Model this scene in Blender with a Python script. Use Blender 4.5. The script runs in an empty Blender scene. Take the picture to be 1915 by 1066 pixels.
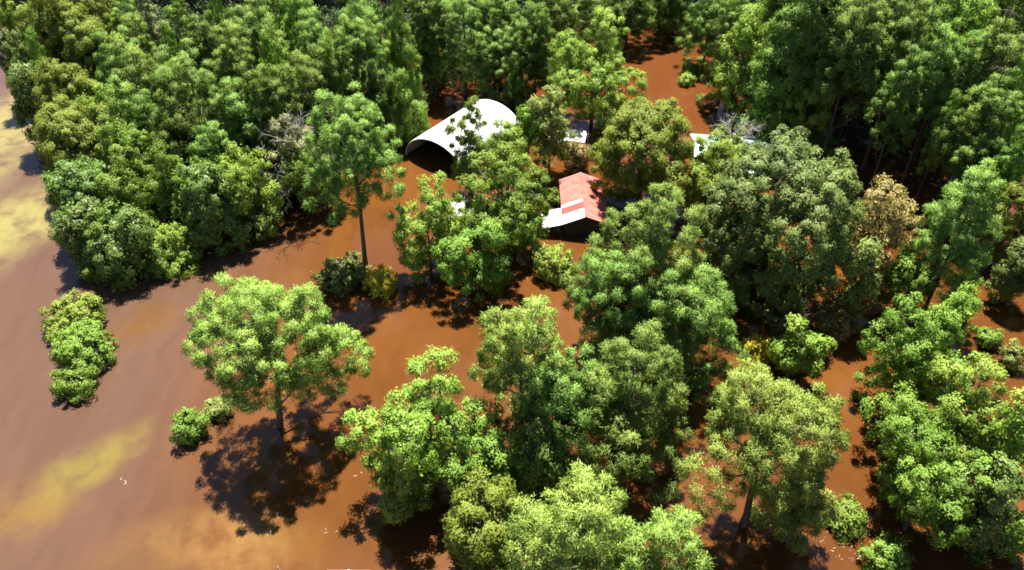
import bpy, math, random
import numpy as np
from mathutils import Vector

# ------------------------------------------------------------------ camera, sky, sun, exposure
S = bpy.context.scene
COL = S.collection
PITCH, FPX, CAM_H = math.radians(40), 1470.0, 56.0
cam_d = bpy.data.cameras.new('camera'); cam = bpy.data.objects.new('camera', cam_d); COL.objects.link(cam)
cam.location = (0, 0, CAM_H); cam.rotation_euler = (math.pi/2 - PITCH, 0, 0)
cam_d.sensor_width = 36; cam_d.lens = FPX/1915*36; cam_d.clip_end = 5000; cam_d.clip_start = .5
S.camera = cam
SUN_EL, SUN_AZ = math.radians(67), math.radians(4)
W = bpy.data.worlds.new('World'); S.world = W; W.use_nodes = True
wn, wl = W.node_tree.nodes, W.node_tree.links
bg = wn['Background']; sky = wn.new('ShaderNodeTexSky'); sky.sky_type = 'NISHITA'
sky.sun_disc = False; sky.sun_elevation = SUN_EL; sky.sun_rotation = SUN_AZ; sky.air_density = .75; sky.dust_density = .3
wl.new(sky.outputs[0], bg.inputs[0]); bg.inputs[1].default_value = .05
sd = bpy.data.lights.new('sun', 'SUN'); sd.energy = 5; sd.angle = math.radians(.5); sd.color = (1, .95, .86)
so = bpy.data.objects.new('sun', sd); COL.objects.link(so)
sv = Vector((math.sin(SUN_AZ)*math.cos(SUN_EL), math.cos(SUN_AZ)*math.cos(SUN_EL), math.sin(SUN_EL)))
so.rotation_euler = sv.to_track_quat('Z', 'Y').to_euler(); so.location = sv*200
S.view_settings.view_transform = 'Standard'; S.view_settings.look = 'None'
S.view_settings.exposure = 1.85; S.view_settings.gamma = 1
S.render.engine = 'CYCLES'
cy_ = S.cycles; cy_.max_bounces = 4; cy_.diffuse_bounces = 1; cy_.glossy_bounces = 2; cy_.transmission_bounces = 2
cy_.caustics_reflective = False; cy_.caustics_refractive = False; cy_.filter_width = 1.7

# ------------------------------------------------------------------ helpers
sp, cp = math.sin(PITCH), math.cos(PITCH)
def ray(px, py):
    x, y = (px-957.5)/FPX, (py-533)/FPX
    return np.array([x, cp - y*sp, -sp - y*cp])
def at(px, py, z=0.0):
    d = ray(px, py); t = (z-CAM_H)/d[2]
    return np.array([d[0]*t, d[1]*t, z])
def depth(p): return p[1]*cp + (CAM_H-p[2])*sp

def mesh_np(name, co, faces_n, quads, mats=None, attrs=None, smooth=False, vn=None):
    """co (n,3); quads: flat vertex index array; faces_n: vertices per face"""
    me = bpy.data.meshes.new(name)
    nf = len(quads)//faces_n
    me.vertices.add(len(co)); me.vertices.foreach_set('co', np.asarray(co, np.float32).ravel())
    me.loops.add(len(quads)); me.loops.foreach_set('vertex_index', np.asarray(quads, np.int32))
    me.polygons.add(nf); me.polygons.foreach_set('loop_start', np.arange(nf, dtype=np.int32)*faces_n)
    if attrs is not None:
        a = me.attributes.new('tint', 'FLOAT', 'FACE'); a.data.foreach_set('value', np.asarray(attrs, np.float32))
    me.update(calc_edges=True)
    if smooth: me.polygons.foreach_set('use_smooth', np.ones(nf, bool))
    if vn is not None:
        me.polygons.foreach_set('use_smooth', np.ones(nf, bool)); a = me.attributes.new('custom_normal', 'FLOAT_VECTOR', 'POINT'); a.data.foreach_set('vector', np.asarray(vn, np.float32).ravel())
    if mats: me.materials.append(mats)
    return me

class MB:
    def __init__(s): s.v, s.f = [], []
    def add(s, v, f):
        o = len(s.v); s.v += [tuple(map(float, p)) for p in v]; s.f += [tuple(i+o for i in q) for q in f]
    def box(s, x0, x1, y0, y1, z0, z1):
        v = [(x, y, z) for z in (z0, z1) for y in (y0, y1) for x in (x0, x1)]
        s.add(v, [(0,2,3,1),(4,5,7,6),(0,1,5,4),(2,6,7,3),(0,4,6,2),(1,3,7,5)])
    def slab(s, a, b, c, d, t):
        """thick sheet: quad a,b,c,d (counter-clockwise from outside) with thickness t inward"""
        P = [np.array(p, float) for p in (a, b, c, d)]
        n = np.cross(P[1]-P[0], P[3]-P[0]); n = n/np.linalg.norm(n)
        v = P + [p - n*t for p in P]
        s.add(v, [(0,1,2,3),(7,6,5,4),(0,4,5,1),(1,5,6,2),(2,6,7,3),(3,7,4,0)])
    def tube(s, pts, rad, n=6, cap=True):
        pts = [np.array(p, float) for p in pts]; k = len(pts); v = []
        for i, p in enumerate(pts):
            t = pts[min(i+1, k-1)] - pts[max(i-1, 0)]; t = t/(np.linalg.norm(t)+1e-9)
            a = np.cross(t, (0, 0, 1.0) if abs(t[2]) < .9 else (1.0, 0, 0)); a /= np.linalg.norm(a); b = np.cross(t, a)
            for j in range(n):
                an = 2*math.pi*j/n; v.append(p + (a*math.cos(an) + b*math.sin(an))*rad[i])
        f = [(i*n+j, i*n+(j+1) % n, (i+1)*n+(j+1) % n, (i+1)*n+j) for i in range(k-1) for j in range(n)]
        if cap: f += [tuple(range(n-1, -1, -1)), tuple(range((k-1)*n, k*n))]
        s.add(v, f)
    def mesh(s, name, mat, smooth=False):
        me = bpy.data.meshes.new(name); me.from_pydata(s.v, [], s.f); me.materials.append(mat)
        if smooth:
            for p in me.polygons: p.use_smooth = True
        return me
    def build(s, name, mat, parent=None, smooth=False): return link(name, s.mesh(name, mat, smooth), parent)

def link(name, me, parent=None):
    o = bpy.data.objects.new(name, me); COL.objects.link(o)
    if parent is not None: o.parent = parent
    return o
def tag(o, label=None, cat=None, group=None, kind=None):
    for k, v in (('label', label), ('category', cat), ('group', group), ('kind', kind)):
        if v: o[k] = v
    return o
def empty(name, loc, label, cat, group=None, rz=0):
    o = bpy.data.objects.new(name, None); COL.objects.link(o); o.location = [float(q) for q in loc]; o.rotation_euler = (0, 0, rz)
    o.empty_display_size = .5
    return tag(o, label, cat, group)

# ------------------------------------------------------------------ materials
def new_mat(name):
    m = bpy.data.materials.new(name); m.use_nodes = True
    nt = m.node_tree; return m, nt, nt.nodes, nt.links, nt.nodes['Principled BSDF']
def mixc(n, l, fac, a, b, mode='MIX'):
    m = n.new('ShaderNodeMix'); m.data_type = 'RGBA'; m.blend_type = mode
    for sock, val in ((m.inputs[0], fac), (m.inputs[6], a), (m.inputs[7], b)):
        if isinstance(val, (int, float)): sock.default_value = val
        elif isinstance(val, tuple): sock.default_value = (*val, 1) if len(val) == 3 else val
        else: l.new(val, sock)
    return m.outputs[2]
def math_(n, l, op, a, b=None, clamp=False):
    m = n.new('ShaderNodeMath'); m.operation = op; m.use_clamp = clamp
    for i, v in enumerate((a, b)):
        if v is None: continue
        if isinstance(v, (int, float)): m.inputs[i].default_value = v
        else: l.new(v, m.inputs[i])
    return m.outputs[0]
def noise(n, l, vec, scale, detail=3, rough=.5):
    t = n.new('ShaderNodeTexNoise'); t.inputs['Scale'].default_value = scale; t.inputs['Detail'].default_value = detail
    t.inputs['Roughness'].default_value = rough
    if vec is not None: l.new(vec, t.inputs['Vector'])
    return t.outputs['Fac']
def ramp(n, l, fac, lo, hi):
    m = n.new('ShaderNodeMapRange'); m.inputs[1].default_value = lo; m.inputs[2].default_value = hi; m.interpolation_type = 'SMOOTHSTEP'
    l.new(fac, m.inputs[0]); return m.outputs[0]

def leaf_mat(name, lo, hi, trans=.3, spec=.15, rough=.6):
    m, nt, n, l, p = new_mat(name)
    at_ = n.new('ShaderNodeAttribute'); at_.attribute_name = 'tint'
    oi = n.new('ShaderNodeObjectInfo')
    c = mixc(n, l, at_.outputs['Fac'], lo, hi)
    hs = n.new('ShaderNodeHueSaturation'); l.new(c, hs.inputs['Color'])
    l.new(math_(n, l, 'ADD', math_(n, l, 'MULTIPLY', oi.outputs['Random'], .03), .485), hs.inputs['Hue'])
    l.new(math_(n, l, 'ADD', math_(n, l, 'MULTIPLY', oi.outputs['Random'], .3), .85), hs.inputs['Value'])
    l.new(hs.outputs[0], p.inputs['Base Color']); p.inputs['Roughness'].default_value = rough
    p.inputs['Specular IOR Level'].default_value = spec
    tr = n.new('ShaderNodeBsdfTranslucent')
    l.new(mixc(n, l, 1.0, hs.outputs[0], (1.25, 1.25, .6), 'MULTIPLY'), tr.inputs['Color'])
    mx = n.new('ShaderNodeMixShader'); mx.inputs[0].default_value = trans
    l.new(p.outputs[0], mx.inputs[1]); l.new(tr.outputs[0], mx.inputs[2])
    l.new(mx.outputs[0], n['Material Output'].inputs[0])
    return m
def plain_mat(name, col, rough=.6, metal=0, var=.15, scale=1.5, spec=.4, col2=None):
    m, nt, n, l, p = new_mat(name)
    tc = n.new('ShaderNodeTexCoord')
    f = ramp(n, l, noise(n, l, tc.outputs['Object'], scale, 5, .6), .3, .7)
    b = col2 or tuple(c*(1-var*2) for c in col)
    l.new(mixc(n, l, f, b, col), p.inputs['Base Color'])
    p.inputs['Roughness'].default_value = rough; p.inputs['Metallic'].default_value = metal
    p.inputs['Specular IOR Level'].default_value = spec
    return m
M = {
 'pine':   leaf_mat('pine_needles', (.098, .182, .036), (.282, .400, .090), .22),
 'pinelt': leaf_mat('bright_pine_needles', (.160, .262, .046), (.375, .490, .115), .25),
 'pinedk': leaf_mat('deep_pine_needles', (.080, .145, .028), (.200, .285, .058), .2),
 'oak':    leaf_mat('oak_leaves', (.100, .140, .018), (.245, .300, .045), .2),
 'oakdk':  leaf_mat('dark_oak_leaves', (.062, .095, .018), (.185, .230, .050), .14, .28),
 'broad':  leaf_mat('green_leaves', (.088, .168, .022), (.228, .350, .055), .24),
 'lime':   leaf_mat('lime_leaves', (.128, .218, .026), (.318, .428, .075), .28),
 'glossy': leaf_mat('glossy_leaves', (.060, .115, .020), (.175, .245, .048), .18, .2, .45),
 'sage':   leaf_mat('sage_leaves', (.130, .180, .044), (.31, .36, .095), .22),
 'yellow': leaf_mat('yellowing_leaves', (.29, .235, .016), (.55, .47, .045), .26),
 'rust':   leaf_mat('rusty_leaves', (.20, .160, .050), (.42, .345, .13), .24),
 'grey':   leaf_mat('grey_leaves', (.150, .165, .070), (.33, .34, .16), .2),
 'under':  leaf_mat('shade_darkened_leaves', (.020, .040, .012), (.060, .095, .028), .15),  # shade of the wood's deep gaps put into the leaf colour
 'bark':   plain_mat('bark', (.13, .10, .075), .9, var=.3, scale=4),
 'pale':   plain_mat('pale_dead_wood', (.60, .56, .50), .8, var=.2, scale=3),
 'greywood': plain_mat('grey_dead_twigs', (.40, .38, .33), .85, var=.2, scale=3),
 'brownwood': plain_mat('brown_dead_wood', (.26, .16, .09), .85, var=.25, scale=3),
}

# ------------------------------------------------------------------ the flood water
def make_water():
    m, nt, n, l, p = new_mat('muddy_flood_water')
    tc = n.new('ShaderNodeTexCoord'); P = tc.outputs['Object']
    nz = n.new('ShaderNodeTexNoise'); nz.inputs['Scale'].default_value = .07; nz.inputs['Detail'].default_value = 3
    l.new(P, nz.inputs['Vector'])
    wob = n.new('ShaderNodeVectorMath'); wob.operation = 'SCALE'; wob.inputs[3].default_value = 9
    sub = n.new('ShaderNodeVectorMath'); sub.operation = 'SUBTRACT'; sub.inputs[1].default_value = (.5, .5, .5)
    l.new(nz.outputs['Color'], sub.inputs[0]); l.new(sub.outputs[0], wob.inputs[0])
    add = n.new('ShaderNodeVectorMath'); l.new(P, add.inputs[0]); l.new(wob.outputs[0], add.inputs[1]); Q = add.outputs[0]
    fm = n.new('ShaderNodeMapping'); fm.inputs['Scale'].default_value = (1.0, .12, 1); fm.inputs['Rotation'].default_value = (0, 0, .25); l.new(Q, fm.inputs['Vector'])
    flow = noise(n, l, fm.outputs[0], .55, 5, .62)
    c = mixc(n, l, ramp(n, l, noise(n, l, P, .045, 4, .55), .35, .65), (.072, .0258, .0066), (.098, .0370, .0090))
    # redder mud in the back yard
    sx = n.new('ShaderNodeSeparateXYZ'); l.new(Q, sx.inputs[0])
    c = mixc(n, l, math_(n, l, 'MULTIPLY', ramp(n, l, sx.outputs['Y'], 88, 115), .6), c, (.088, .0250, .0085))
    # sky reflection on the open left water, put in as paler pinkish colour
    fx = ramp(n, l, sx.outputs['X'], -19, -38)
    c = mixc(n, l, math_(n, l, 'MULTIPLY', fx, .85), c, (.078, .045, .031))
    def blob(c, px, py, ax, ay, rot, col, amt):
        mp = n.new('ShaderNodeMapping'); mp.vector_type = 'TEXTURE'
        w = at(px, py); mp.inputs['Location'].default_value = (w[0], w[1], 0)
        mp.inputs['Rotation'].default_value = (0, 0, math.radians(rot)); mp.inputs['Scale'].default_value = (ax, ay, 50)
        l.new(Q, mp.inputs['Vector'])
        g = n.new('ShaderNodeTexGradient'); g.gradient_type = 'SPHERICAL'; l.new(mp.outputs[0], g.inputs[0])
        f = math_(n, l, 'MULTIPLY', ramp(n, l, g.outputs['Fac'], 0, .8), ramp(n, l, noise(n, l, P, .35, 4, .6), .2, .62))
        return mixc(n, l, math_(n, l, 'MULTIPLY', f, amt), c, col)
    c = blob(c, 170, 860, 8.5, 2.6, 55, (.135, .105, .022), .75)  # olive-yellow streak: sheen on the left water, put into its colour
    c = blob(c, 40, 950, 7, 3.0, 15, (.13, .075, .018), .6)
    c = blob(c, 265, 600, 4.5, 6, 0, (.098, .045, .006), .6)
    c = blob(c, 10, 430, 8, 14, 0, (.175, .15, .048), 1.0)  # yellowish patches along the left edge of the water
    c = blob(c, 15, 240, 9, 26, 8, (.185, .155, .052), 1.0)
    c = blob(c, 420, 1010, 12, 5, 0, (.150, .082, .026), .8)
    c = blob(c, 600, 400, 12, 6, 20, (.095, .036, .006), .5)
    hv = n.new('ShaderNodeHueSaturation'); l.new(c, hv.inputs['Color']); mr = n.new('ShaderNodeMapRange'); l.new(flow, mr.inputs[0])
    for i_, v_ in ((1, .3), (2, .7), (3, .90), (4, 1.10)): mr.inputs[i_].default_value = v_
    l.new(mr.outputs[0], hv.inputs['Value']); c = hv.outputs[0]
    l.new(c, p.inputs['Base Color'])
    p.inputs['Roughness'].default_value = .10; p.inputs['IOR'].default_value = 1.33
    b = n.new('ShaderNodeBump'); b.inputs['Strength'].default_value = .16; b.inputs['Distance'].default_value = .06
    l.new(noise(n, l, P, 1.1, 3, .5), b.inputs['Height']); l.new(b.outputs[0], p.inputs['Normal'])
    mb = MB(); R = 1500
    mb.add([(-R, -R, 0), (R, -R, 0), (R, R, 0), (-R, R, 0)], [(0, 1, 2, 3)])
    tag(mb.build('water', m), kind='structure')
make_water()

# ------------------------------------------------------------------ foliage
def fib(n, rng, jit=.25):
    i = np.arange(n)+.5; ph = math.pi*(1+5**.5)*i + rng.uniform(0, 6.28); z = 1-2*i/n
    r = np.sqrt(1-z*z); d = np.stack([r*np.cos(ph), r*np.sin(ph), z], 1) + rng.normal(0, jit, (n, 3))
    return d/np.linalg.norm(d, axis=1)[:, None]
def unit(v): return v/(np.linalg.norm(v, axis=1)[:, None]+1e-9)

def lobes(rng, r, c, kind):
    """boughs (centre, radius) filling an ellipsoid r,r,c about the origin, and the smaller puffs on them"""
    f = dict(pine=.40, oak=.46, loose=.36, bush=.5)[kind]
    nb = dict(pine=15, oak=21, loose=15, bush=9)[kind]
    if r < 2.2: nb = max(6, nb-5)
    d = fib(nb, rng, .22)
    if kind != 'bush': d = d[d[:, 2] > -.72]
    if len(d) > 8: d = d[rng.permutation(len(d))[:int(len(d)*.9)]]
    k = rng.uniform(.74, 1.12, len(d)) if kind != 'loose' else rng.uniform(.66, 1.2, len(d))
    an = rng.uniform(0, 3.14); el = rng.uniform(1, 1.22); ca, sa = math.cos(an), math.sin(an)
    br = f*rng.uniform(.62, 1.25, len(d))*(.85 if kind == 'loose' else 1)
    ctr = d*(np.clip(k-br, .1, 1))[:, None]
    x, y = ctr[:, 0]*ca+ctr[:, 1]*sa, -ctr[:, 0]*sa+ctr[:, 1]*ca; x, y = x*el, y/el**.5
    ctr[:, 0], ctr[:, 1] = x*ca-y*sa, x*sa+y*ca
    ctr = np.vstack([ctr, [[0, 0, .15]]]); br = np.append(br, f*1.05)
    E = np.array([r, r, c])
    pr = dict(pine=.56, oak=.72, loose=.62, bush=.5)[kind]
    pr = min(pr, .30*r+.1)
    P, N, B = [], [], []
    for i, (o, b) in enumerate(zip(ctr, br)):
        rb = b*(r*r*c)**(1/3)
        m = int(max(6, {'pine': 2.4, 'oak': 2.6, 'loose': 2.1, 'bush': 2.8}[kind]*(rb/pr)**2))
        q = fib(m, rng, .2)
        if kind == 'pine': q = q[q[:, 2] > -.55]
        pos = o*E + q*(b*E*rng.uniform(.72, 1.12, (len(q), 1)))
        nrm = unit(q/E)
        # drop puffs buried in other boughs
        dist = np.linalg.norm((pos[:, None]/E) - ctr[None], axis=2)/br[None]; dist[:, i] = 9
        keep = dist.min(1) > .62
        P.append(pos[keep]); N.append(nrm[keep]); B.append(np.full(keep.sum(), i))
    P = np.vstack(P); C = ctr*E
    P[:, :2] -= np.median(P[:, :2], 0)*.5
    ex = np.percentile(np.hypot(P[:, 0], P[:, 1]), 95) + pr*.5; kx = r/ex
    P[:, :2] *= kx; C[:, :2] *= kx
    zt, zb = np.percentile(P[:, 2], 98)+pr*.5, np.percentile(P[:, 2], 2)-pr*.5
    P[:, 2] = (P[:, 2]-zb)/(zt-zb)*2*c-c; C[:, 2] = (C[:, 2]-zb)/(zt-zb)*2*c-c
    if kind == 'pine':
        P[:, :2] *= (1 + .32*np.clip(-P[:, 2]/c, 0, 1))[:, None]; C[:, :2] *= (1 + .32*np.clip(-C[:, 2]/c, 0, 1))[:, None]
    return C, P, np.vstack(N), np.concatenate(B), pr

def leaf_faces(rng, pos, nrm, size, asp=.62, jit=.7):
    n = len(pos)
    nn = unit(nrm + rng.normal(0, jit, (n, 3)) + [0, 0, .25])
    u = unit(np.cross(nn, rng.normal(0, 1, (n, 3)))); w = np.cross(nn, u)
    s = (size*rng.uniform(.5, 1.5, n))[:, None]*.5
    fold = nn*s*.25
    co = np.stack([pos-u*s, pos-w*s*asp-fold, pos+u*s*1.05, pos+w*s*asp-fold], 1).reshape(-1, 3)
    vn = np.repeat(unit(nrm*1.0 + nn*.5 + [0, 0, .28]), 4, 0)
    return co, np.arange(4*n), vn
def crown_mesh(name, rng, r, c, kind, mat, leaf=.3, dens=1.0):
    bo, P, N, B, pr = lobes(rng, r, c, kind)
    bt = rng.uniform(-.16, .16, len(bo)+1); pt = rng.uniform(-.16, .16, len(P))
    if kind == 'pine':
        k = max(6, int(56*dens))                      # tufts of needles per puff
        q = fib(k*len(P), rng, .6); q = unit(rng.normal(0, 1, (k*len(P), 3)) + np.repeat(N, k, 0)*.9 + [0, 0, .35])
        pv = np.repeat(pr*rng.uniform(.6, 1.45, (len(P), 1)), k, 0)
        tp = np.repeat(P, k, 0) + q*pv*rng.uniform(.45, 1.1, (len(q), 1))*[1, 1, .8]
        m = 8                                         # needle blades per tuft
        dr = unit(np.repeat(q, m, 0) + rng.normal(0, .8, (len(q)*m, 3)) + [0, 0, .12])
        b0 = np.repeat(tp, m, 0) + rng.normal(0, leaf*.33, (len(dr), 3)); L = rng.uniform(.7, 1.2, (len(dr), 1))*leaf
        w = unit(np.cross(dr, rng.normal(0, 1, dr.shape)))*leaf*.095
        flip = np.sign((np.cross(dr, w)*np.repeat(q, m, 0)).sum(1))[:, None]; w = w*flip
        vn = np.repeat(unit(np.repeat(q, m, 0) + .35*np.repeat(np.repeat(N, k, 0), m, 0) + rng.normal(0, .14, dr.shape) + [0, 0, .25]), 4, 0)
        droop = np.array([0, 0, -1.0])*L*.15
        co = np.stack([b0-w*.6, b0+dr*L*.55-w, b0+dr*L+droop, b0+dr*L*.55+w], 1).reshape(-1, 3)
        idx = np.arange(len(co))
        t = np.repeat(np.repeat(pt + bt[B], k) + rng.uniform(-.14, .14, k*len(P)), m) + .5 + rng.normal(0, .10, len(dr))
    else:
        k = max(5, int({'oak': 46, 'loose': 46, 'bush': 38}[kind]*dens*(pr/.62)**2*(.3/leaf)**2))
        q = unit(rng.normal(0, 1, (k*len(P), 3)) + np.repeat(N, k, 0)*.75)
        sp_ = np.repeat(P, k, 0) + q*(pr*np.repeat(rng.uniform(.55, 1.5, (len(P), 1)), k, 0)*rng.uniform(.3, 1.15, (len(q), 1)))
        # little sprays: three leaves about each point
        m = 3
        pos = np.repeat(sp_, m, 0) + rng.normal(0, leaf*.42, (len(q)*m, 3))
        qn = np.repeat(unit(q + np.repeat(N, k, 0)*.7), m, 0)
        co, idx, vn = leaf_faces(rng, pos, qn, leaf, jit=.45)
        t = np.repeat(np.repeat(pt + bt[B], k) + rng.uniform(-.16, .16, k*len(P)), m) + .5 + rng.normal(0, .14, len(pos))
    me = mesh_np(name, co, 4, idx, mat, np.clip(t, 0, 1), vn=vn)
    return me, bo, P, B

def trunk_mesh(name, rng, zc, r, c, bo, P, mat, rad, kind, lean=(0, 0)):
    mb = MB(); top = zc + c*(.62 if kind == 'pine' else .15)
    K = 7; zs = np.linspace(-1.2, top, K)
    wob = rng.normal(0, .10, (K, 2)).cumsum(0)*min(1, rad*3); wob -= wob[-1]*((zs+1.2)/(top+1.2))[:, None]
    axis = [np.array([wob[i, 0]+lean[0]*(1-zs[i]/zc), wob[i, 1]+lean[1]*(1-zs[i]/zc), zs[i]]) for i in range(K)]
    mb.tube(axis, [rad*(1.25 if i == 0 else 1-.72*i/(K-1)) for i in range(K)], 8)
    def on_axis(z):
        z = min(max(z, zs[0]), zs[-1]); i = min(int((z-zs[0])/(zs[1]-zs[0])), K-2); f = (z-zs[i])/(zs[i+1]-zs[i])
        return axis[i]*(1-f)+axis[i+1]*f
    for o in bo:
        e = o + [0, 0, zc]; h = math.hypot(o[0], o[1])
        s = on_axis(e[2] - .55*h - .2); mid = (s+e)/2 + [0, 0, -.08*h]
        mb.tube([s, mid, e], [rad*.34, rad*.24, rad*.12], 5)
    for i in rng.permutation(len(P))[:min(len(P), 60)]:
        e = P[i] + [0, 0, zc]; j = np.argmin(((bo-P[i])**2).sum(1)); s = bo[j] + [0, 0, zc]
        mb.tube([s, (s+e)/2 + rng.normal(0, .08, 3), e], [rad*.11, rad*.08, rad*.03], 4, False)
    return mb.mesh(name, mat, True)

def twig_mesh(name, rng, origin, spread, length, n, mat, rad=.05):
    """bare branching wood fanning out of one point"""
    mb = MB()
    def br(p, d, L, r, depth):
        k = 4; pts = [p]; q = p
        for i in range(k):
            d2 = d + rng.normal(0, .22, 3); d = d2/np.linalg.norm(d2); q = q + d*L/k; pts.append(q)
            if depth > 0 and i >= 1:
                for _ in range(2):
                    e = d + rng.normal(0, .62, 3); e /= np.linalg.norm(e); br(q, e, L*rng.uniform(.35, .6), r*.6, depth-1)
        mb.tube(pts, list(np.linspace(r, r*.45, k+1)), 4, False)
    for i in range(n):
        d = np.array([rng.normal(0, spread), rng.normal(0, spread), 1.0]); d /= np.linalg.norm(d)
        br(np.array(origin, float), d, length*rng.uniform(.7, 1.1), rad, 2)
    return mb.mesh(name, mat)

def fit(cx, cy, a, b, spec):
    """real place and size of a crown seen at a pixel: centre, radius, half height"""
    def size(p):
        m = depth(p)/FPX; r, bm = a*m, b*m
        e = PITCH + math.atan((cy-533)/FPX); c2 = (bm*bm-(r*math.sin(e))**2)/math.cos(e)**2
        return r, min(max(math.sqrt(max(c2, 0)), .55*r), 1.9*r)
    k, v = spec
    if k == 'y':
        g = at(cx, v); d = ray(cx, cy); t = g[1]/d[1]; z = CAM_H + d[2]*t
        p = np.array([d[0]*t, g[1], z]); r, c = size(p)
    elif k == 'z':
        p = at(cx, cy, v); r, c = size(p)
    else:                                     # 'g': the crown comes down to the water
        z = 1.0
        for _ in range(6):
            p = at(cx, cy, z); r, c = size(p); z = v*c
        p = at(cx, cy, z); r, c = size(p)
    return p, r, c

STY = {  # style -> crown builder, leaf material, leaf size, density, trunk radius, name, category
 'pine': ('pine', 'pine', .29, 1.0, .30, 'pine_tree', 'tree'), 'pinelt': ('pine', 'pinelt', .29, 1.0, .30, 'pine_tree', 'tree'),
 'pinedk': ('pine', 'pinedk', .36, .9, .28, 'pine_tree', 'tree'),
 'oak': ('oak', 'oak', .16, 1.0, .38, 'oak_tree', 'tree'), 'oakdk': ('oak', 'oakdk', .165, 1.0, .42, 'oak_tree', 'tree'),
 'broad': ('loose', 'broad', .17, 1.0, .26, 'broadleaf_tree', 'tree'), 'lime': ('loose', 'lime', .17, 1.0, .26, 'broadleaf_tree', 'tree'),
 'glossy': ('oak', 'glossy', .21, .9, .24, 'broadleaf_tree', 'tree'), 'sage': ('loose', 'sage', .2, 1.0, .18, 'broadleaf_tree', 'tree'),
 'yellow': ('loose', 'yellow', .22, .8, .16, 'broadleaf_tree', 'tree'), 'rust': ('loose', 'rust', .21, .8, .2, 'broadleaf_tree', 'tree'),
 'grey': ('loose', 'grey', .21, 1.1, .24, 'broadleaf_tree', 'tree'),
 'bush': ('bush', 'broad', .19, 1.0, .10, 'shrub', 'shrub'), 'limebush': ('bush', 'lime', .19, 1.0, .10, 'shrub', 'shrub'),
 'yellowbush': ('bush', 'yellow', .19, .9, .08, 'shrub', 'shrub'), 'rustbush': ('bush', 'rust', .19, .8, .08, 'shrub', 'shrub'),
 'sagebush': ('bush', 'sage', .19, .9, .08, 'shrub', 'shrub'), 'oakbush': ('bush', 'oakdk', .28, 1.0, .10, 'shrub', 'shrub'),
}
_seed = [100]
def deepen(p, r, c, low):
    top = p[2]+c; bot = top*low; c2 = (top-bot)/2
    return (p, r, c) if c2 <= c else (np.array([p[0], p[1], (top+bot)/2]), r, c2)
def plant(style, cx, cy, a, b, spec, label, group=None, lean=None, low=None, grow=1.0):
    kind, mk, leaf, dens, rad, name, cat = STY[style]
    _seed[0] += 1; rng = np.random.default_rng(_seed[0])
    p, r, c = fit(cx, cy, a*grow, b*grow, spec)
    if low is not None: p, r, c = deepen(p, r, c, low)
    root = empty(name, (p[0], p[1], 0), label, cat, group)
    me, bo, P, B = crown_mesh('crown', rng, r, c, kind, M[mk], leaf, dens)
    cr = link('crown', me, root); cr.location = (0, 0, p[2])
    trad = min(rad, .09*r+.04) if cat == 'shrub' else max(.1, rad*min(1.15, r/4.5))
    ln = (0, 0)
    if lean: g = at(*lean); ln = (g[0]-p[0], g[1]-p[1])
    link('trunk', trunk_mesh('trunk', rng, p[2], r, c, bo, P, M['bark'], trad, kind, ln), root)
    return root, p, r, c


_var = {}
def forest(style, cx, cy, a, b, spec, label, group=None, nvar=4, low=.2, grow=1.22):
    if STY[style][6] == 'shrub': low = None; grow = 1.0
    """first few of a style are grown; later ones are turned and resized copies (trunk and crown copied too)"""
    L = _var.setdefault(style, [])
    if len(L) < nvar:
        L.append(plant(style, cx, cy, a, b, spec, label, group, None, low, grow)); return
    p, r, c = fit(cx, cy, a*grow, b*grow, spec)
    if low is not None: p, r, c = deepen(p, r, c, low)
    src, p0, r0, c0 = min(L, key=lambda q: abs(math.log(q[2]/r))+abs(math.log(q[3]/q[2]*r/c)))
    _seed[0] += 1; rng = np.random.default_rng(_seed[0])
    root = src.copy(); COL.objects.link(root); root.location = (p[0], p[1], 0)
    root['label'] = label
    if group: root['group'] = group
    sz = c/c0; root.scale = (r/r0, r/r0, sz); root.rotation_euler = (0, 0, rng.uniform(0, 6.28))
    for ch in src.children:
        q = ch.copy(); COL.objects.link(q); q.parent = root
        if ch.name.startswith('crown'): q.location = (0, 0, p[2]/sz)
        else: q.scale = (1, 1, p[2]/sz/p0[2])

# ------------------------------------------------------------------ buildings
def metal_roof(name, col, col2, scale=.8, rough=.4, metal=.0):
    return plain_mat(name, col, rough, metal, scale=scale, col2=col2, spec=.5)
M['whitemetal'] = metal_roof('white_metal_sheet', (.64, .64, .62), (.50, .50, .48))
M['redmetal'] = metal_roof('red_painted_metal', (.56, .165, .135), (.40, .105, .08), 1.1)
M['redpatch'] = metal_roof('fresh_red_metal', (.42, .075, .065), (.34, .06, .05), 2)
M['mint'] = metal_roof('pale_mint_metal', (.44, .60, .53), (.36, .51, .45))
M['greymetal'] = metal_roof('weathered_tin', (.52, .50, .46), (.33, .29, .24), 1.6)
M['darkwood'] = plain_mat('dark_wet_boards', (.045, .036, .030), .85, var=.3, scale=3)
M['cream'] = plain_mat('cream_siding', (.60, .57, .48), .7, var=.1)
M['steel'] = plain_mat('galvanised_frame', (.35, .35, .34), .45, .6, var=.1)
M['glass'] = plain_mat('dark_window_glass', (.02, .025, .03), .08, var=.1, spec=.6)

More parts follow.
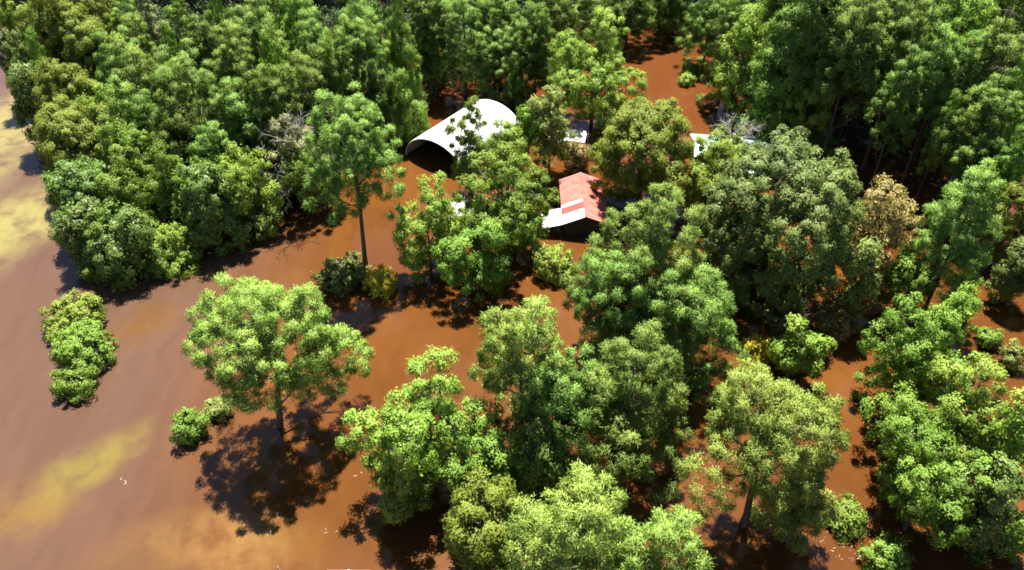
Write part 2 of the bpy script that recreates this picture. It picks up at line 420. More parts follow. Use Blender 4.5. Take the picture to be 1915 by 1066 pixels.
def quonset():
    fl = at(759, 290); ax = np.array([.574, .819]); pe = np.array([.819, -.574]); Wd, Ln, Rz = 5.1, 13.8, 3.9
    o = fl[:2] + pe*Wd
    root = empty('quonset_shed', (o[0], o[1], 0), 'white arched metal shed standing open-fronted in the flood beside the woods', 'shed',
                 rz=math.atan2(ax[1], ax[0]) - math.pi/2)
    # local: x across, y along
    def arc(x_s, z_s, k, n=40):
        return [(-Wd*x_s*math.cos(math.pi*i/n), Rz*z_s*math.sin(math.pi*i/n)+.02) for i in range(n+1)]
    ny, n = 74, 40
    v, q = [], []
    for j in range(ny+1):
        k = 1 + (.006 if j % 2 else 0)
        for x, z in arc(k, k, 0, n): v.append((x, Ln*j/ny, z))
    off = len(v)
    for j in range(ny+1):
        for x, z in arc(.978, .972, 0, n): v.append((x, Ln*j/ny, z))
    for j in range(ny):
        for i in range(n):
            a_ = j*(n+1)+i; q.append((a_, a_+n+1, a_+n+2, a_+1)); b_ = a_+off; q.append((b_, b_+1, b_+n+2, b_+n+1))
    for i in range(n):
        q.append((i, i+1, off+i+1, off+i)); e = ny*(n+1)+i; q.append((e, off+e, off+e+1, e+1))
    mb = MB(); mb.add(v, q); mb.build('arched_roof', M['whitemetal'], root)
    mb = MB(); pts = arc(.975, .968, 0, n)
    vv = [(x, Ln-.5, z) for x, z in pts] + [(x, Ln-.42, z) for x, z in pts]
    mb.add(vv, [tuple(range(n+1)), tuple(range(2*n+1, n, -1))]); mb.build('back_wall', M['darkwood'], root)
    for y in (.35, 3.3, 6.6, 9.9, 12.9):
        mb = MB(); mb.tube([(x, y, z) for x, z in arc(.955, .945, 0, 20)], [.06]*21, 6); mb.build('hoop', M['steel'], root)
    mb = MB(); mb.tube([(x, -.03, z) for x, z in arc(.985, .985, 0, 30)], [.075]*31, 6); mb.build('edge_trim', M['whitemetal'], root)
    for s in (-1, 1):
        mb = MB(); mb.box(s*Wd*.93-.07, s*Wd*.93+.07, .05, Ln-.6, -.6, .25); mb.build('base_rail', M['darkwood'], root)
quonset()

def ribs(mb, a, b, c, d, step, h=.035, w=.05):
    """raised seams running from edge a-b up to edge d-c of a roof sheet"""
    a, b, c, d = (np.array(q, float) for q in (a, b, c, d)); n = np.cross(b-a, d-a); n /= np.linalg.norm(n)
    k = max(2, int(np.linalg.norm(b-a)/step)); u = (b-a)/np.linalg.norm(b-a)
    for i in range(1, k):
        t = i/k; p, q = a+(b-a)*t, d+(c-d)*t
        mb.slab(p-u*w/2+n*h, p+u*w/2+n*h, q+u*w/2+n*h, q-u*w/2+n*h, h*.98)
def red_shed():
    X, Y0, _z = at(1096, 404, 3.0); Y1 = Y0 + 9.6
    root = empty('red_roofed_shed', (X, Y0, 0), 'shed with a faded red metal roof and white sheets over its front corner', 'shed')
    zr, ze, xl, xr, xe = 3.0, 1.9, -2.7, 2.8, -5.1; L = Y1-Y0; t = .06; zl = 1.25
    def slope(y0, y1, name, mat, label=None):
        mb = MB(); mb.slab((xl, y0, ze), (0, y0, zr), (0, y1, zr), (xl, y1, ze), t)
        ribs(mb, (xl, y1, ze), (xl, y0, ze), (0, y0, zr), (0, y1, zr), .42); tag(mb.build(name, M[mat], root), label)
    slope(3.75, L, 'roof', 'redmetal')
    slope(-.15, 1.75, 'roof_sheet', 'whitemetal', 'bright white sheet over the front of the red roof')
    slope(1.754, 3.2, 'roof_patch', 'redpatch', 'darker red strip between the white sheets')
    slope(3.204, 3.746, 'roof_sheet', 'whitemetal')
    mb = MB(); mb.slab((0, -.15, zr), (xr, -.15, ze), (xr, L, ze), (0, L, zr), t); ribs(mb, (xr, -.15, ze), (xr, L, ze), (0, L, zr), (0, -.15, zr), .45)
    mb.build('roof', M['redmetal'], root)
    mb = MB(); mb.slab((xe, -.05, zl), (xl-.02, -.05, ze-.10), (xl-.02, 3.4, ze-.10), (xe, 3.4, zl), t)
    ribs(mb, (xe, 3.4, zl), (xe, -.05, zl), (xl-.02, -.05, ze-.10), (xl-.02, 3.4, ze-.10), .42)
    tag(mb.build('lean_to_roof', M['whitemetal'], root), 'white metal lean-to roof at the front left corner')
    mb = MB()
    mb.slab((-.13, -.16, zr+.035-.06), (0, -.16, zr+.075), (0, L, zr+.075), (-.13, L, zr+.035-.06), .02)
    mb.slab((0, -.16, zr+.075), (.13, -.16, zr+.035-.06), (.13, L, zr+.035-.06), (0, L, zr+.075), .02); mb.build('ridge_cap', M['redmetal'], root)
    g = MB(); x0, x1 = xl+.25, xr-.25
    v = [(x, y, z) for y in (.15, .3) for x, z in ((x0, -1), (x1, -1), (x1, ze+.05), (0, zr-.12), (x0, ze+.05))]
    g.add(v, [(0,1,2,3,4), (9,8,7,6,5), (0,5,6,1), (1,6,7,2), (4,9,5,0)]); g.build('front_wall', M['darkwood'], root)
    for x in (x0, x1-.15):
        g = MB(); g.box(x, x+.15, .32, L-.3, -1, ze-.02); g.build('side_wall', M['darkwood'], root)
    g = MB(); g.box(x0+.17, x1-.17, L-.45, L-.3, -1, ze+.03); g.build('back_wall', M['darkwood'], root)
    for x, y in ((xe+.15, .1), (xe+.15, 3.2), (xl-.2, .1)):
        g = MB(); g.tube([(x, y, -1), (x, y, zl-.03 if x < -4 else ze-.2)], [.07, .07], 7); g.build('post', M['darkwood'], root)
red_shed()

def small_shed(name, px, py, w, d, h, rz, mat, label, cat='shed', drop=.45, wall='darkwood'):
    p = at(px, py, h); root = empty(name, (p[0], p[1], 0), label, cat, rz=math.radians(rz))
    a, b, c, e = (-w/2, -d/2, h-drop), (w/2, -d/2, h-drop), (w/2, d/2, h), (-w/2, d/2, h)
    mb = MB(); mb.slab(a, b, c, e, .06); ribs(mb, a, b, c, e, .4); mb.build('roof', M[mat], root)
    i = .15
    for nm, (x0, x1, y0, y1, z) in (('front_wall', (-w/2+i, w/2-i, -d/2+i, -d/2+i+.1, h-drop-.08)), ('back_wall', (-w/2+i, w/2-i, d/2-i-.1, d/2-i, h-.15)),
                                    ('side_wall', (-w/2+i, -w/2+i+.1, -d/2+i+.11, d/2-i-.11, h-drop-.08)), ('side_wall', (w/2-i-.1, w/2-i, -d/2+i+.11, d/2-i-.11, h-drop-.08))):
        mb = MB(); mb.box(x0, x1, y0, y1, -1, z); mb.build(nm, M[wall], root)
    return root
r_ = small_shed('outbuilding', 1076, 251, 2.9, 2.4, 2.9, -12, 'whitemetal', 'small outbuilding with a white metal roof between the pale feathery tree and the oak')
mb = MB(); mb.tube([(1.7, .6, -1), (1.7, .6, 3.0)], [.05, .05], 6); mb.box(1.35, 2.05, .56, .64, 2.7, 2.78); mb.build('post', M['pale'], r_)
small_shed('tin_shed', 856, 387, 3.0, 2.6, 2.6, 8, 'greymetal', 'low weathered tin shed almost hidden under the leafy yard trees')

def house():
    # pale mint roofed house under the big dark oak
    p0 = at(1384, 279, 2.6); root = empty('mint_roofed_house', (p0[0], p0[1], 0), 'house with a pale mint metal roof showing through the big dark oak', 'house', rz=math.radians(-6))
    w, d, ze, zr = 6.2, 4.8, 1.9, 3.5
    mb = MB(); a, b, c, e = (-w, -d, ze), (w, -d, ze), (w, 0, zr), (-w, 0, zr); mb.slab(a, b, c, e, .08); ribs(mb, a, b, c, e, .5); mb.build('roof', M['mint'], root)
    mb = MB(); a, b, c, e = (w, d, ze), (-w, d, ze), (-w, 0, zr), (w, 0, zr); mb.slab(a, b, c, e, .08); ribs(mb, a, b, c, e, .5); mb.build('roof', M['mint'], root)
    mb = MB(); mb.slab((-w, -.2, zr+.0), (w, -.2, zr+.0), (w, 0, zr+.09), (-w, 0, zr+.09), .02); mb.slab((-w, 0, zr+.09), (w, 0, zr+.09), (w, .2, zr), (-w, .2, zr), .02); mb.build('ridge_cap', M['mint'], root)
    W_, D_ = w-.4, d-.5
    for y in (-D_, D_-.15):
        mb = MB(); mb.box(-W_, W_, y, y+.15, -1, ze-.02); o = mb.build('wall', M['cream'], root)
        if y < 0:
            for x in (-4.0, -1.2, 1.8, 4.2):
                f = MB(); f.box(x-.6, x+.6, y-.05, y-.003, .2, 1.4); fo = f.build('window', M['whitemetal'], root)
                g = MB(); g.box(x-.5, x+.5, y-.07, y-.052, .3, 1.3); g.build('pane', M['glass'], fo)
    for x in (-W_, W_-.15):
        mb = MB(); v = [(xx, y, z) for xx in (x, x+.15) for y, z in ((-D_+.16, -1), (D_-.16, -1), (D_-.16, ze-.02), (0, zr-.25), (-D_+.16, ze-.02))]
        mb.add(v, [(4,3,2,1,0), (5,6,7,8,9), (0,1,6,5), (1,2,7,6), (2,3,8,7), (3,4,9,8), (4,0,5,9)]); mb.build('wall', M['cream'], root)
house()

# things cut by the bottom edge of the picture
p = at(652, 1066, 1.6)
root = empty('boat_dock', (p[0], p[1]-.75, 0), 'pale flat deck with a white knob on its edge at the bottom of the picture', 'dock')
mb = MB()
for i in range(5): mb.box(-1.65, 1.65, -.7+i*.29, -.7+i*.29+.27, 1.5, 1.6)
mb.build('deck', M['cream'], root)
for x in (-1.5, 1.5):
    for y in (-.6, .6):
        mb = MB(); mb.tube([(x, y, -1), (x, y, 1.49)], [.07, .07], 7); mb.build('post', M['darkwood'], root)
mb = MB(); mb.tube([(.05, .55, 1.6), (.05, .55, 1.78), (.05, .55, 1.86), (.05, .55, 1.93)], [.05, .06, .11, .05], 10); mb.build('knob', M['whitemetal'], root)
p = at(524, 1072, .3); mb = MB(); mb.tube([(.12, -.4, -.9), (.02, 0, .3), (-.06, .1, .75), (-.12, .16, 1.0)], [.07, .06, .055, .03], 6)
o = mb.build('dead_stick', M['pale']); o.location = p*[1, 1, 0]; tag(o, 'short pale dead stick poking up from the water at the bottom edge', 'stick')
a, b = at(1530, 260, .2), at(1582, 262, .2); mb = MB(); mb.tube([(0, 0, 0), tuple((b-a)*.5+[0, 0, .03]), tuple(b-a)], [.07, .08, .06], 6)
o = mb.build('floating_pole', M['whitemetal']); o.location = a; tag(o, 'thin white pole floating in deep shade beyond the big dark oak', 'pole')

# ------------------------------------------------------------------ trees: (style, crown centre px, py, half width, half height, stands, label)
Y = lambda v: ('y', v)      # trunk meets the water at this picture row
Z = lambda v: ('z', v)      # height of the crown's middle above the water
G = ('g', .8)               # foliage comes down to the water
FRONT = [
 ('pinelt', 514, 632, 134, 122, Y(795), 'broad flat-topped pine standing alone in open water with its whole shadow below', (527, 795), .24),
 ('limebush', 132, 590, 54, 42, G, 'tallest yellow-green bush of the drowned row near the left edge'),
 ('bush', 158, 648, 58, 44, G, 'middle green bush of the drowned row near the left edge'),
 ('bush', 142, 712, 40, 34, G, 'small lowest bush of the drowned row near the left edge'),
 ('bush', 354, 800, 30, 30, G, 'round clipped-looking green bush alone in the water by the lone pine'),
 ('sagebush', 408, 764, 25, 17, G, 'small pale sprig bush just behind the round bush'),
 ('pine', 657, 272, 78, 92, Y(505), 'tall pine with a bare lower trunk over the brown channel', (688, 505), .42),
 ('yellowbush', 712, 528, 36, 24, G, 'low yellowing weeds at the foot of the tall bare-trunked pine'),
 ('oakbush', 640, 515, 48, 34, G, 'dark low bush in the shade of the tall bare-trunked pine'),
 ('broad', 938, 355, 120, 92, Y(475), 'wide leafy green tree between the arched shed and the red roof'),
 ('broad', 878, 243, 40, 52, Y(372), 'thin airy tree standing in front of the white arched roof'),
 ('lime', 800, 442, 60, 90, G, 'cone-shaped bright green tree left of the tin shed'),
 ('broad', 890, 466, 76, 68, Y(545), 'olive leafy tree leaning over the water below the tin shed'),
 ('broad', 965, 405, 60, 48, Y(470), 'drooping lower tree at the left of the red-roofed shed'),
 ('limebush', 1040, 495, 36, 33, G, 'small round bush in the water in front of the red-roofed shed'),
 ('lime', 988, 240, 28, 36, Y(325), 'small yellow-green tree at the far corner of the arched roof', None, .35),
 ('lime', 950, 272, 44, 42, Y(366), 'small yellow-green tree against the right flank of the arched roof', None, .2),
 ('sage', 1030, 232, 42, 66, Y(325), 'slender pale feathery tree beside the white outbuilding'),
 ('rustbush', 1082, 300, 26, 30, G, 'thin tan brush between the outbuilding and the red roof'),
 ('lime', 1112, 126, 98, 82, Y(232), 'bright spreading yellow-green tree behind the outbuilding', None, .48),
 ('oak', 1206, 280, 90, 84, Y(385), 'rounded olive oak right of the red-roofed shed'),
 ('oakdk', 1446, 432, 144, 160, Y(537), 'big dark oak, the largest dome in the yard, over the house'),
 ('lime', 1362, 305, 52, 42, Y(400), 'yellow-green tree half covering the mint roof'),
 ('lime', 1356, 264, 46, 22, Y(335), 'yellow-green crown behind the ridge of the mint roof'),
 ('lime', 1315, 345, 42, 34, Y(410), 'small yellow-green crown at the left corner of the mint-roofed house'),
 ('pine', 1215, 452, 120, 96, Y(650), 'big pine crown just right of the red-roofed shed'),
 ('pine', 1165, 552, 88, 80, Y(690), 'shaded pine in front of the big pine by the red-roofed shed'),
 ('pine', 1282, 590, 96, 92, Y(705), 'pine leaning out to the right of the central pine clump'),
 ('pinelt', 975, 640, 84, 90, Y(850), 'upright pine left of the central clump beside open brown water', (972, 850), .15),
 ('pine', 1185, 700, 124, 98, Y(860), 'spreading pine in the middle of the central clump'),
 ('pine', 1040, 725, 76, 76, Y(880), 'ragged lower pine between the upright pine and the central clump'),
 ('lime', 790, 765, 122, 100, Y(905), 'bright leafy tree near the bottom centre, left of the vine-covered stump'),
 ('lime', 765, 880, 66, 44, Y(950), 'low outer boughs of a young tree over its dark shadow'),
 ('broad', 900, 845, 84, 80, Y(930), 'sparse olive tree behind the bottom pine'),
 ('glossy', 1010, 850, 46, 52, Y(940), 'vine-covered tree stump of dense green leaves beside the bottom pine'),
 ('oak', 905, 965, 74, 72, Y(1050), 'darker fine-leaved tree at the left of the bottom pine'),
 ('pinelt', 1104, 965, 158, 120, Y(1200), 'large bright pine at the bottom centre, nearest to the viewer'),
 ('pinelt', 1248, 1050, 122, 88, Y(1240), 'bright pine cut off by the bottom edge beside the nearest pine'),
 ('pinelt', 1440, 800, 138, 122, Y(985), 'bright pine with a visible forked trunk in the lower right', (1388, 985), .36),
 ('pinelt', 1505, 905, 64, 54, Y(1010), 'low pine bough tree at the right foot of the forked pine'),
 ('bush', 1585, 968, 40, 34, G, 'small fresh green bush with pale debris at its foot'),
 ('yellowbush', 1424, 652, 32, 27, G, 'yellow-green bush right of the central pine clump'),
 ('lime', 1494, 655, 48, 58, G, 'willow-like green tree next to the yellow-green bush'),
 ('rust', 1654, 405, 80, 72, Y(552), 'rusty yellow-brown tree beside the big dark oak'),
 ('pine', 1796, 428, 62, 104, Y(585), 'tall pine right of the rusty yellow-brown tree'),
 ('sage', 1612, 515, 34, 60, Y(610), 'thin olive sapling between the dark oak and the rusty tree'),
 ('limebush', 1578, 432, 26, 24, Z(3), 'small lime bush between the dark oak and the rusty tree'),
 ('broad', 1695, 518, 44, 48, Y(592), 'shaded green tree below the rusty yellow-brown tree'),
 ('rustbush', 1560, 605, 44, 32, G, 'brown brush around fallen bare branches'),
 ('broad', 1722, 632, 90, 78, Y(760), 'green leafy tree below the tall right-hand pine'),
 ('lime', 1790, 575, 50, 40, Y(690), 'light green tree top just under the tall right-hand pine'),
 ('bush', 1850, 635, 21, 19, G, 'small round bush alone in brown water at the right'),
 ('sagebush', 1898, 668, 23, 25, G, 'pinkish grey flowering bush at the right edge'),
 ('broad', 1718, 785, 78, 52, Y(880), 'rounded green tree in the lower right group beside the dark pool'),
 ('lime', 1835, 735, 96, 62, Y(870), 'broad bright green tree at the top of the lower right group'),
 ('lime', 1895, 800, 52, 66, Y(925), 'yellow-green tree at the right edge of the lower right group'),
 ('broad', 1745, 880, 108, 56, Y(985), 'wide dark green tree across the middle of the lower right group'),
 ('glossy', 1850, 905, 66, 62, Y(1010), 'dense green tree at the bottom of the lower right group'),
 ('bush', 1658, 1040, 44, 36, G, 'grey-green bush at the bottom edge under the lower right group'),
 ('bush', 1896, 1010, 30, 46, G, 'tall green bush in the bottom right corner'),
 ('oakbush', 1470, 596, 40, 30, G, 'dark low bush at the foot of the big dark oak'),
 ('limebush', 1284, 150, 15, 9, G, 'low yellow weeds on the far bank of the back pool'),
 ('bush', 1040, 372, 16, 12, G, 'small green sprig against the red roof edge'),
]
for row in FRONT: plant(*row[:7], lean=row[7] if len(row) > 7 else None, low=row[8] if len(row) > 8 else (None if len(row) > 7 or row[5] is G else .12), grow=1.03)

FG = 'trees of the flooded wood'
WOOD = [
 # the wood on the left: its front rank, from the near corner along the channel
 ('glossy', 172, 372, 64, 62, Z(5), 'glossy-leaved tree at the left end of the near rank of the wood'),
 ('broad', 228, 335, 56, 46, Z(8), 'light green tree just behind the left end of the near rank'),
 ('glossy', 235, 450, 60, 62, Z(4), 'lowest glossy tree of the wood, reaching down to the shaded corner'),
 ('limebush', 322, 462, 64, 50, G, 'bright bushy tree at the water edge of the near rank'),
 ('glossy', 395, 385, 54, 72, Z(5), 'dark tree with glinting large leaves in the near rank'),
 ('lime', 466, 362, 50, 66, Z(5), 'yellow-green tree at the right end of the near rank'),
 ('broad', 312, 325, 52, 48, Z(8), 'mid green rounded tree behind the bright bushy tree'),
 ('bush', 190, 490, 44, 34, G, 'low bush at the shaded near corner of the wood'),
 ('glossy', 160, 440, 40, 48, Z(4), 'narrow dark tree on the left flank of the near rank'),
 ('oakbush', 470, 415, 50, 26, G, 'low bush trailing over the channel from the wood'),
 ('grey', 545, 268, 66, 60, Z(8), 'grey thin-leaved tree with bare dead twigs in the wood'),
 ('broad', 590, 330, 46, 44, Z(5), 'low green tree at the foot of the grey twiggy tree'),
 ('oak', 150, 255, 72, 58, Z(8), 'large olive tree on the left flank of the wood'),
 ('broad', 236, 272, 56, 46, Z(9), 'leafy tree right of the large olive flank tree'),
 ('glossy', 60, 178, 36, 44, Z(8), 'dark tree leaning over the yellow water at the left'),
 ('oak', 125, 165, 54, 44, Z(10), 'olive crown above the dark tree by the yellow water'),
 ('lime', 195, 205, 38, 36, Z(10), 'small lime crown inside the left of the wood'),
 ('pine', 262, 210, 42, 44, Z(11), 'deep green pine beside the small lime crown'),
 ('pinedk', 330, 255, 44, 46, Z(10), 'dark pine in the hollow in the middle of the wood'),
 ('pine', 400, 275, 42, 36, Z(9), 'low pine in front of the big drooping pine'),
 ('pine', 366, 190, 68, 72, Z(12), 'big drooping pine in the middle of the left wood'),
 ('pine', 438, 140, 44, 76, Z(13), 'tall blue-green pine right of the big drooping pine'),
 ('pine', 445, 215, 50, 48, Z(11), 'pine below the tall blue-green pine'),
 ('pinedk', 510, 185, 46, 50, Z(12), 'shaded pine left of the grey twiggy tree'),
 ('pine', 284, 145, 46, 50, Z(12), 'pine up and left of the big drooping pine'),
 ('broad', 322, 100, 36, 40, Z(12), 'olive leafy crown behind the big drooping pine'),
 ('pine', 222, 118, 38, 44, Z(12), 'blue-green pine left of centre in the wood'),
 ('broad', 75, 108, 30, 36, Z(11), 'green crown on the far left flank'),
 ('lime', 30, 52, 30, 58, Z(11), 'tall yellow-green tree in the top left corner'),
 ('glossy', 28, 108, 26, 38, Z(8), 'dark narrow tree below the top left corner tree'),
 ('oak', 110, 50, 56, 58, Z(13), 'olive tree next to the top left corner tree'),
 ('oak', 165, 90, 42, 52, Z(11), 'shaded olive tree behind the left flank'),
 ('oak', 178, 25, 40, 44, Z(13), 'dark olive tree on the far left skyline'),
 ('pine', 228, 22, 32, 28, Z(14), 'small far pine on the left skyline'),
 ('pine', 242, 62, 32, 30, Z(13), 'small blue-green pine below the left skyline'),
 ('grey', 285, 40, 32, 40, Z(12), 'greyish crown on the left skyline'),
 ('lime', 338, 50, 32, 36, Z(13), 'lime crown beside the dark gap near the top'),
 ('pinedk', 385, 90, 34, 40, Z(10), 'dark pine in the gap near the top'),
 ('broad', 405, 35, 34, 40, Z(13), 'leafy crown right of the dark gap near the top'),
 ('pine', 480, 58, 48, 50, Z(13), 'bright pine at the top of the left wood'),
 ('broad', 545, 30, 46, 42, Z(13), 'round green crown at the top, right of the bright pine'),
 ('broad', 512, 110, 44, 44, Z(12), 'green crown below the round top crown'),
 ('pine', 592, 75, 42, 44, Z(13), 'pine right of the round top crown'),
 ('pine', 575, 150, 44, 46, Z(11), 'pine above the grey twiggy tree'),
 ('broad', 620, 130, 38, 44, Z(11), 'leafy crown above the tall bare-trunked pine'),
 ('pine', 672, 38, 48, 50, Z(14), 'feathery pine at the top above the arched shed'),
 ('pine', 668, 105, 54, 58, Z(12), 'broad pine up left of the arched shed'),
 ('broad', 745, 62, 36, 58, Z(13), 'upright green tree at the top above the arched shed'),
 ('broad', 742, 130, 42, 40, Z(8), 'rounded green crown up left of the arched shed'),
 ('broad', 758, 212, 42, 62, Z(4.5), 'green tree at the edge of the wood just left of the arched roof'),
 ('pinedk', 700, 185, 42, 48, Z(7), 'shaded pine between the broad pine and the arched shed'),
 ('yellow', 818, 122, 17, 36, Z(3), 'small yellow dying tree at the dark edge behind the arched shed'),
 ('pine', 868, 62, 56, 58, Z(10), 'tall pine directly above the arched shed'),
 ('pinedk', 800, 45, 36, 50, Z(11), 'dark pine between the upright green tree and the tall pine'),
 ('pine', 935, 40, 50, 48, Z(11), 'pine at the top right of the tall pine above the arched shed'),
 ('pine', 925, 112, 46, 48, Z(7), 'lower pine overhanging the dark bank behind the arched shed'),
 ('broad', 968, 158, 26, 40, Z(4), 'small leafy tree at the dark bank behind the arched shed'),
 ('pinedk', 1030, 18, 40, 34, Z(9), 'dark pine on the skyline above the bright spreading tree'),
 ('pine', 1105, 14, 44, 34, Z(8), 'pine on the skyline behind the bright spreading tree'),
 ('pinedk', 1180, 0, 40, 36, Z(8), 'dark pine on the skyline at top centre right'),
 ('pine', 1328, 36, 34, 46, Z(8), 'narrow pine at the left of the right-hand wood'),
 ('bush', 1290, 128, 14, 9, G, 'low leafy weeds at the far end of the back pool'),
 ('pinedk', 1250, -12, 36, 30, Z(8), 'dark pine on the skyline above the back pool'),
 # the wood on the right
 ('lime', 1395, 90, 46, 54, Z(11), 'bright lime tree at the left corner of the right-hand wood'),
 ('broad', 1465, 95, 56, 60, Z(12), 'full green tree right of the bright lime corner tree'),
 ('lime', 1535, 75, 50, 50, Z(13), 'yellow-green crown high in the right-hand wood'),
 ('broad', 1442, 165, 62, 60, Z(8), 'green tree hanging over the back pool'),
 ('broad', 1520, 165, 56, 58, Z(10), 'leafy tree beside the deep shade of the right-hand wood'),
 ('broad', 1478, 220, 62, 38, Z(5), 'low ragged tree beyond the mint-roofed house'),
 ('pine', 1375, 22, 40, 36, Z(14), 'pine on the skyline behind the bright lime corner tree'),
 ('broad', 1450, 15, 44, 34, Z(15), 'leafy crown on the skyline of the right-hand wood'),
 ('pine', 1530, 12, 42, 34, Z(16), 'pine on the skyline right of the leafy skyline crown'),
 ('pine', 1605, 70, 52, 56, Z(18), 'tall pine over the deep shade of the right-hand wood'),
 ('broad', 1615, 10, 44, 36, Z(19), 'round crown on the skyline above the deep shade'),
 ('pine', 1690, 75, 48, 70, Z(18), 'tall green pine in the middle of the right-hand wood'),
 ('broad', 1745, 40, 42, 50, Z(19), 'green crown on the skyline near the top right'),
 ('lime', 1805, 45, 46, 48, Z(19), 'light green crown near the top right'),
 ('broad', 1872, 38, 50, 46, Z(19), 'green crown in the top right corner'),
 ('pine', 1765, 130, 44, 60, Z(16), 'pine below the light green crown near the top right'),
 ('pine', 1848, 118, 52, 58, Z(17), 'broad pine below the top right corner'),
 ('broad', 1895, 175, 42, 62, Z(15), 'green tree at the right edge of the wood'),
 ('pine', 1842, 215, 46, 54, Z(14), 'mid-green pine near the right edge of the wood'),
 ('broad', 1770, 225, 30, 40, Z(12), 'shaded leafy tree deep in the right-hand wood'),
 ('pinedk', 1690, 165, 34, 50, Z(15), 'thin dark pine by the deep shade'),
 ('broad', 1900, 300, 40, 56, Z(11), 'dim green tree at the right edge above the brown water'),
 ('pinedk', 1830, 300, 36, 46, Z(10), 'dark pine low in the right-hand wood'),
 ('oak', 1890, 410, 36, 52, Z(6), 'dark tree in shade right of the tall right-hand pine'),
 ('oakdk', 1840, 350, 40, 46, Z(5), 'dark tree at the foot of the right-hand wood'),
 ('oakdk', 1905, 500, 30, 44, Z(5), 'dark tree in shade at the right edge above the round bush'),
 ('pinedk', 1000, 75, 36, 50, Z(10), 'shaded pine at the left of the bright spreading tree'),
 ('bush', 1790, 300, 24, 28, Z(3), 'shaded bush under the right-hand wood'),
]
for row in WOOD: forest(*row, low=.42 if row[1] > 1560 and row[2] < 320 else (.05 if row[1] > 1000 else .15), grow=1.12)
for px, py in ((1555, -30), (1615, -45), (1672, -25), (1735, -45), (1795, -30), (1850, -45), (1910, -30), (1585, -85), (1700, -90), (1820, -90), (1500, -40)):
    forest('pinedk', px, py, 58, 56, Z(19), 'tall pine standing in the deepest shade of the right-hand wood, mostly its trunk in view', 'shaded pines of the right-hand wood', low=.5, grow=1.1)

# ------------------------------------------------------------------ the wood's undergrowth and the far wood behind it (uncountable masses)
def poly_scatter(rng, poly_px, n):
    P = np.array([at(*q)[:2] for q in poly_px]); lo, hi = P.min(0), P.max(0); out = []
    while len(out) < n:
        c = rng.uniform(lo, hi, (n*3, 2)); ins = np.zeros(len(c), bool); j = len(P)-1
        for i in range(len(P)):
            a, b = P[i], P[j]
            cond = ((a[1] > c[:, 1]) != (b[1] > c[:, 1])) & (c[:, 0] < (b[0]-a[0])*(c[:, 1]-a[1])/(b[1]-a[1]+1e-9)+a[0]); ins ^= cond; j = i
        out += list(c[ins])
    return np.array(out[:n])
def mass(name, poly, n, zlo, zhi, rad, leaf, per, mat, label, cat, seed):
    rng = np.random.default_rng(seed); c2 = poly_scatter(rng, poly, n)
    ctr = np.column_stack([c2, rng.uniform(zlo, zhi, n)]); q = unit(rng.normal(0, 1, (n*per, 3)) + [0, 0, .4])
    pos = np.repeat(ctr, per, 0) + q*rad*rng.uniform(.4, 1.1, (n*per, 1))
    pos[:, 2] = np.maximum(pos[:, 2], .05)
    co, idx, vn = leaf_faces(rng, pos, q, leaf, jit=.45)
    t = np.clip(np.repeat(rng.uniform(.2, .75, n), per) + rng.normal(0, .15, n*per), 0, 1)
    return tag(link(name, mesh_np(name, co, 4, idx, mat, t, vn=vn)), label, cat, None, 'stuff')
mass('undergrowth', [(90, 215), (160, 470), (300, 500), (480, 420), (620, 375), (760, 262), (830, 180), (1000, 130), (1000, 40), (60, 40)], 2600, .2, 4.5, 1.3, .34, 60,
     M['under'], 'undergrowth coloured dark as shade, filling the floor of the left-hand wood', 'undergrowth', 7)
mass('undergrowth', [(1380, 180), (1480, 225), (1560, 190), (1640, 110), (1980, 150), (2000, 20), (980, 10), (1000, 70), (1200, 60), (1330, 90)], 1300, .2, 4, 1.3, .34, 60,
     M['under'], 'undergrowth coloured dark as shade, filling the floor of the right-hand wood', 'undergrowth', 8)
mass('far_wood', [(25, 25), (1980, 25), (2040, -60), (-60, -60)], 6500, 3, 19, 2.3, .5, 90,
     M['pinedk'], 'far part of the flooded wood closing the view at the top', 'wood', 9)

# ------------------------------------------------------------------ dead wood, leaning pale trunk, floating litter
def twigs(o, name, seed, at_local, spread, length, n, mat, rad=.05, label=None):
    rng = np.random.default_rng(seed); q = link(name, twig_mesh(name, rng, at_local, spread, length, n, M[mat], rad), o)
    if label: q['label'] = label
    return q
def by_label(t): return next(o for o in bpy.data.objects if o.get('label', '') == t)
def local(px, py, o, dz=0):
    """point on the ray through a pixel at the distance of the tree"""
    d = ray(px, py); t = o.location.y/d[1]; return (d[0]*t-o.location.x, 0, CAM_H+d[2]*t+dz)
g = by_label('grey thin-leaved tree with bare dead twigs in the wood')
for k, (px, py, L) in enumerate(((560, 232, 3.6), (520, 300, 3.4), (550, 335, 2.8))):
    x, y, z = local(px, py, g); twigs(g, 'bare_branch', 40+k, (x, -4.2, z), .6, L*.8, 4, 'greywood', .045, 'bare pale dead branches')
p = at(1375, 252, 7); dt = empty('dead_tree', (p[0], p[1], 0), 'bare pale twiggy dead tree top sticking up behind the mint-roofed house', 'tree')
mb = MB(); mb.tube([(0, 0, -1.2), (.1, 0, 3), (0, .1, 7)], [.2, .16, .1], 7); mb.build('trunk', M['pale'], dt)
twigs(dt, 'branches', 50, (0, 0, 6), .8, 2.8, 13, 'greywood', .05)
p = at(1500, 615, .3); fb = empty('fallen_branches', (p[0], p[1], 0), 'tangle of fallen bare brown branches by the brown brush under the big oak', 'branches')
for k, (dx, rz) in enumerate(((0, .9), (-1.2, .5), (1.0, -.4))):
    q = twigs(fb, 'branch', 70+k, (0, 0, 0), .35, 4.2, 3, 'brownwood', .09); q.location = (dx, .3*k, .15); q.rotation_euler = (.35, -1.0+.3*k, rz)
p = at(1722, 292, 0); mb = MB(); mb.tube([(0, 0, -1), (.35, .2, 4), (.75, .4, 9), (1.2, .4, 13)], [.2, .17, .13, .05], 7)
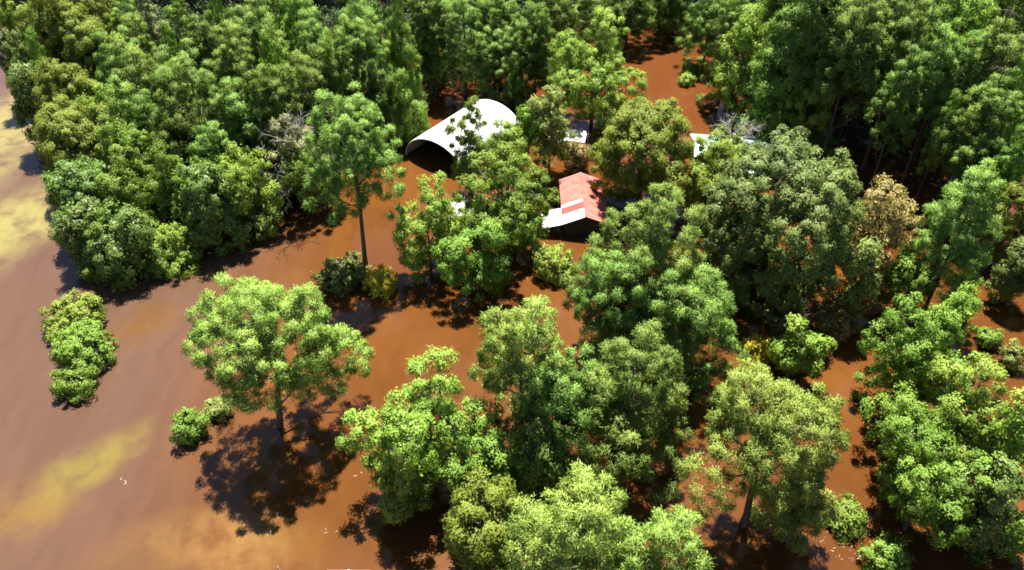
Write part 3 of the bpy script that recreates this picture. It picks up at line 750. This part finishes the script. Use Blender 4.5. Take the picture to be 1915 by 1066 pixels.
for z, sx in ((5, -1), (7.5, 1), (9.5, -1), (11, 1)):
    mb.tube([(.09*z-.1, .3, z), (.09*z+sx*.9, .3, z+.9)], [.06, .02], 5)
o = empty('dead_tree', (p[0], p[1], 0), 'thin pale leaning dead tree in the shade of the right-hand wood', 'tree'); mb.build('trunk', M['pale'], o, True)

def litter(name, spots, n, mat, label, seed):
    rng = np.random.default_rng(seed); mb = MB()
    for px, py, r in spots:
        c = at(px, py, .02)
        for _ in range(n):
            x, y = c[:2] + rng.normal(0, r, 2); L, w, a = rng.uniform(.06, .26), rng.uniform(.03, .07), rng.uniform(0, 3.14)
            dx, dy = math.cos(a)*L/2, math.sin(a)*L/2
            mb.tube([(x-dx, y-dy, .02), (x, y, .02+rng.uniform(.01, .06)), (x+dx, y+dy, .02)], [w*.4, w*.5, w*.2], 4)
    tag(mb.build(name, mat), label, 'debris', None, 'stuff')
litter('floating_litter', [(1590, 985, 1.1), (1570, 972, .9), (1515, 990, 1.3), (1600, 1030, 1.0)], 34, M['pale'], 'pale scraps of litter floating round the fresh green bush', 91)
litter('floating_litter', [(778, 1040, .9), (672, 885, .5), (228, 902, .35), (520, 960, .4), (505, 990, .4), (1305, 630, .6), (987, 525, .5), (1252, 1000, .8), (800, 560, .6), (615, 1000, .5), (1740, 840, 1.0)], 5, M['pale'], 'specks of pale litter drifting on open brown water', 92)
litter('floating_litter', [(1010, 440, 1.6), (1000, 455, 1.4), (1045, 455, .9)], 46, M['brownwood'], 'brown sticks and boards floating before the red-roofed shed', 93)

mass('undergrowth', [(1500, 150), (1600, 118), (1800, 140), (2040, 140), (2120, -30), (1450, -30)], 1700, .3, 15, 1.5, .36, 60,  # added foliage, keeps sky reflections off the shaded water
     M['under'], 'tall dark leaf mass added between the trunks of the right-hand wood to block the sky', 'undergrowth', 11)
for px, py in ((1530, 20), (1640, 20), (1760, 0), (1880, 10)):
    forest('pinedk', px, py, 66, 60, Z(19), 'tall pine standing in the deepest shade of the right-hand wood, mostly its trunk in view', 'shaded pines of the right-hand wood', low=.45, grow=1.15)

mass('undergrowth', [(1535, 170), (1560, 265), (1700, 305), (1790, 290), (1900, 340), (1915, 180), (1740, 150)], 620, .2, 4.5, 1.2, .32, 60,  # added dark foliage standing in for near-black shaded water
     M['under'], 'low dark leaf mass added in place of shaded water along the right-hand wood', 'undergrowth', 12)

litter('floating_litter', [(527, 800, .8), (545, 815, .9), (366, 828, .6), (150, 735, .8), (690, 508, .9), (715, 548, .8), (1388, 985, .9), (800, 530, 1.2), (880, 545, 1.0), (1045, 528, .6), (975, 850, .8), (300, 500, 1.2), (500, 425, 1.2), (1480, 715, .9)], 16, M['rust'], 'brown leaf scum and twigs caught around trunks and bushes at the waterline', 94)

for st, px, py, a, b, z in (('broad', 2010, 420, 90, 80, 8), ('pine', 2060, 300, 70, 90, 12), ('broad', 2040, 600, 100, 80, 7), ('lime', 2080, 760, 100, 80, 7), ('broad', 2060, 930, 110, 80, 7), ('pine', 2150, 480, 80, 100, 11)):
    forest(st, px+90, py, a, b, Z(z), 'green tree standing just beyond the right edge of the picture', 'trees beyond the right edge', low=.15)
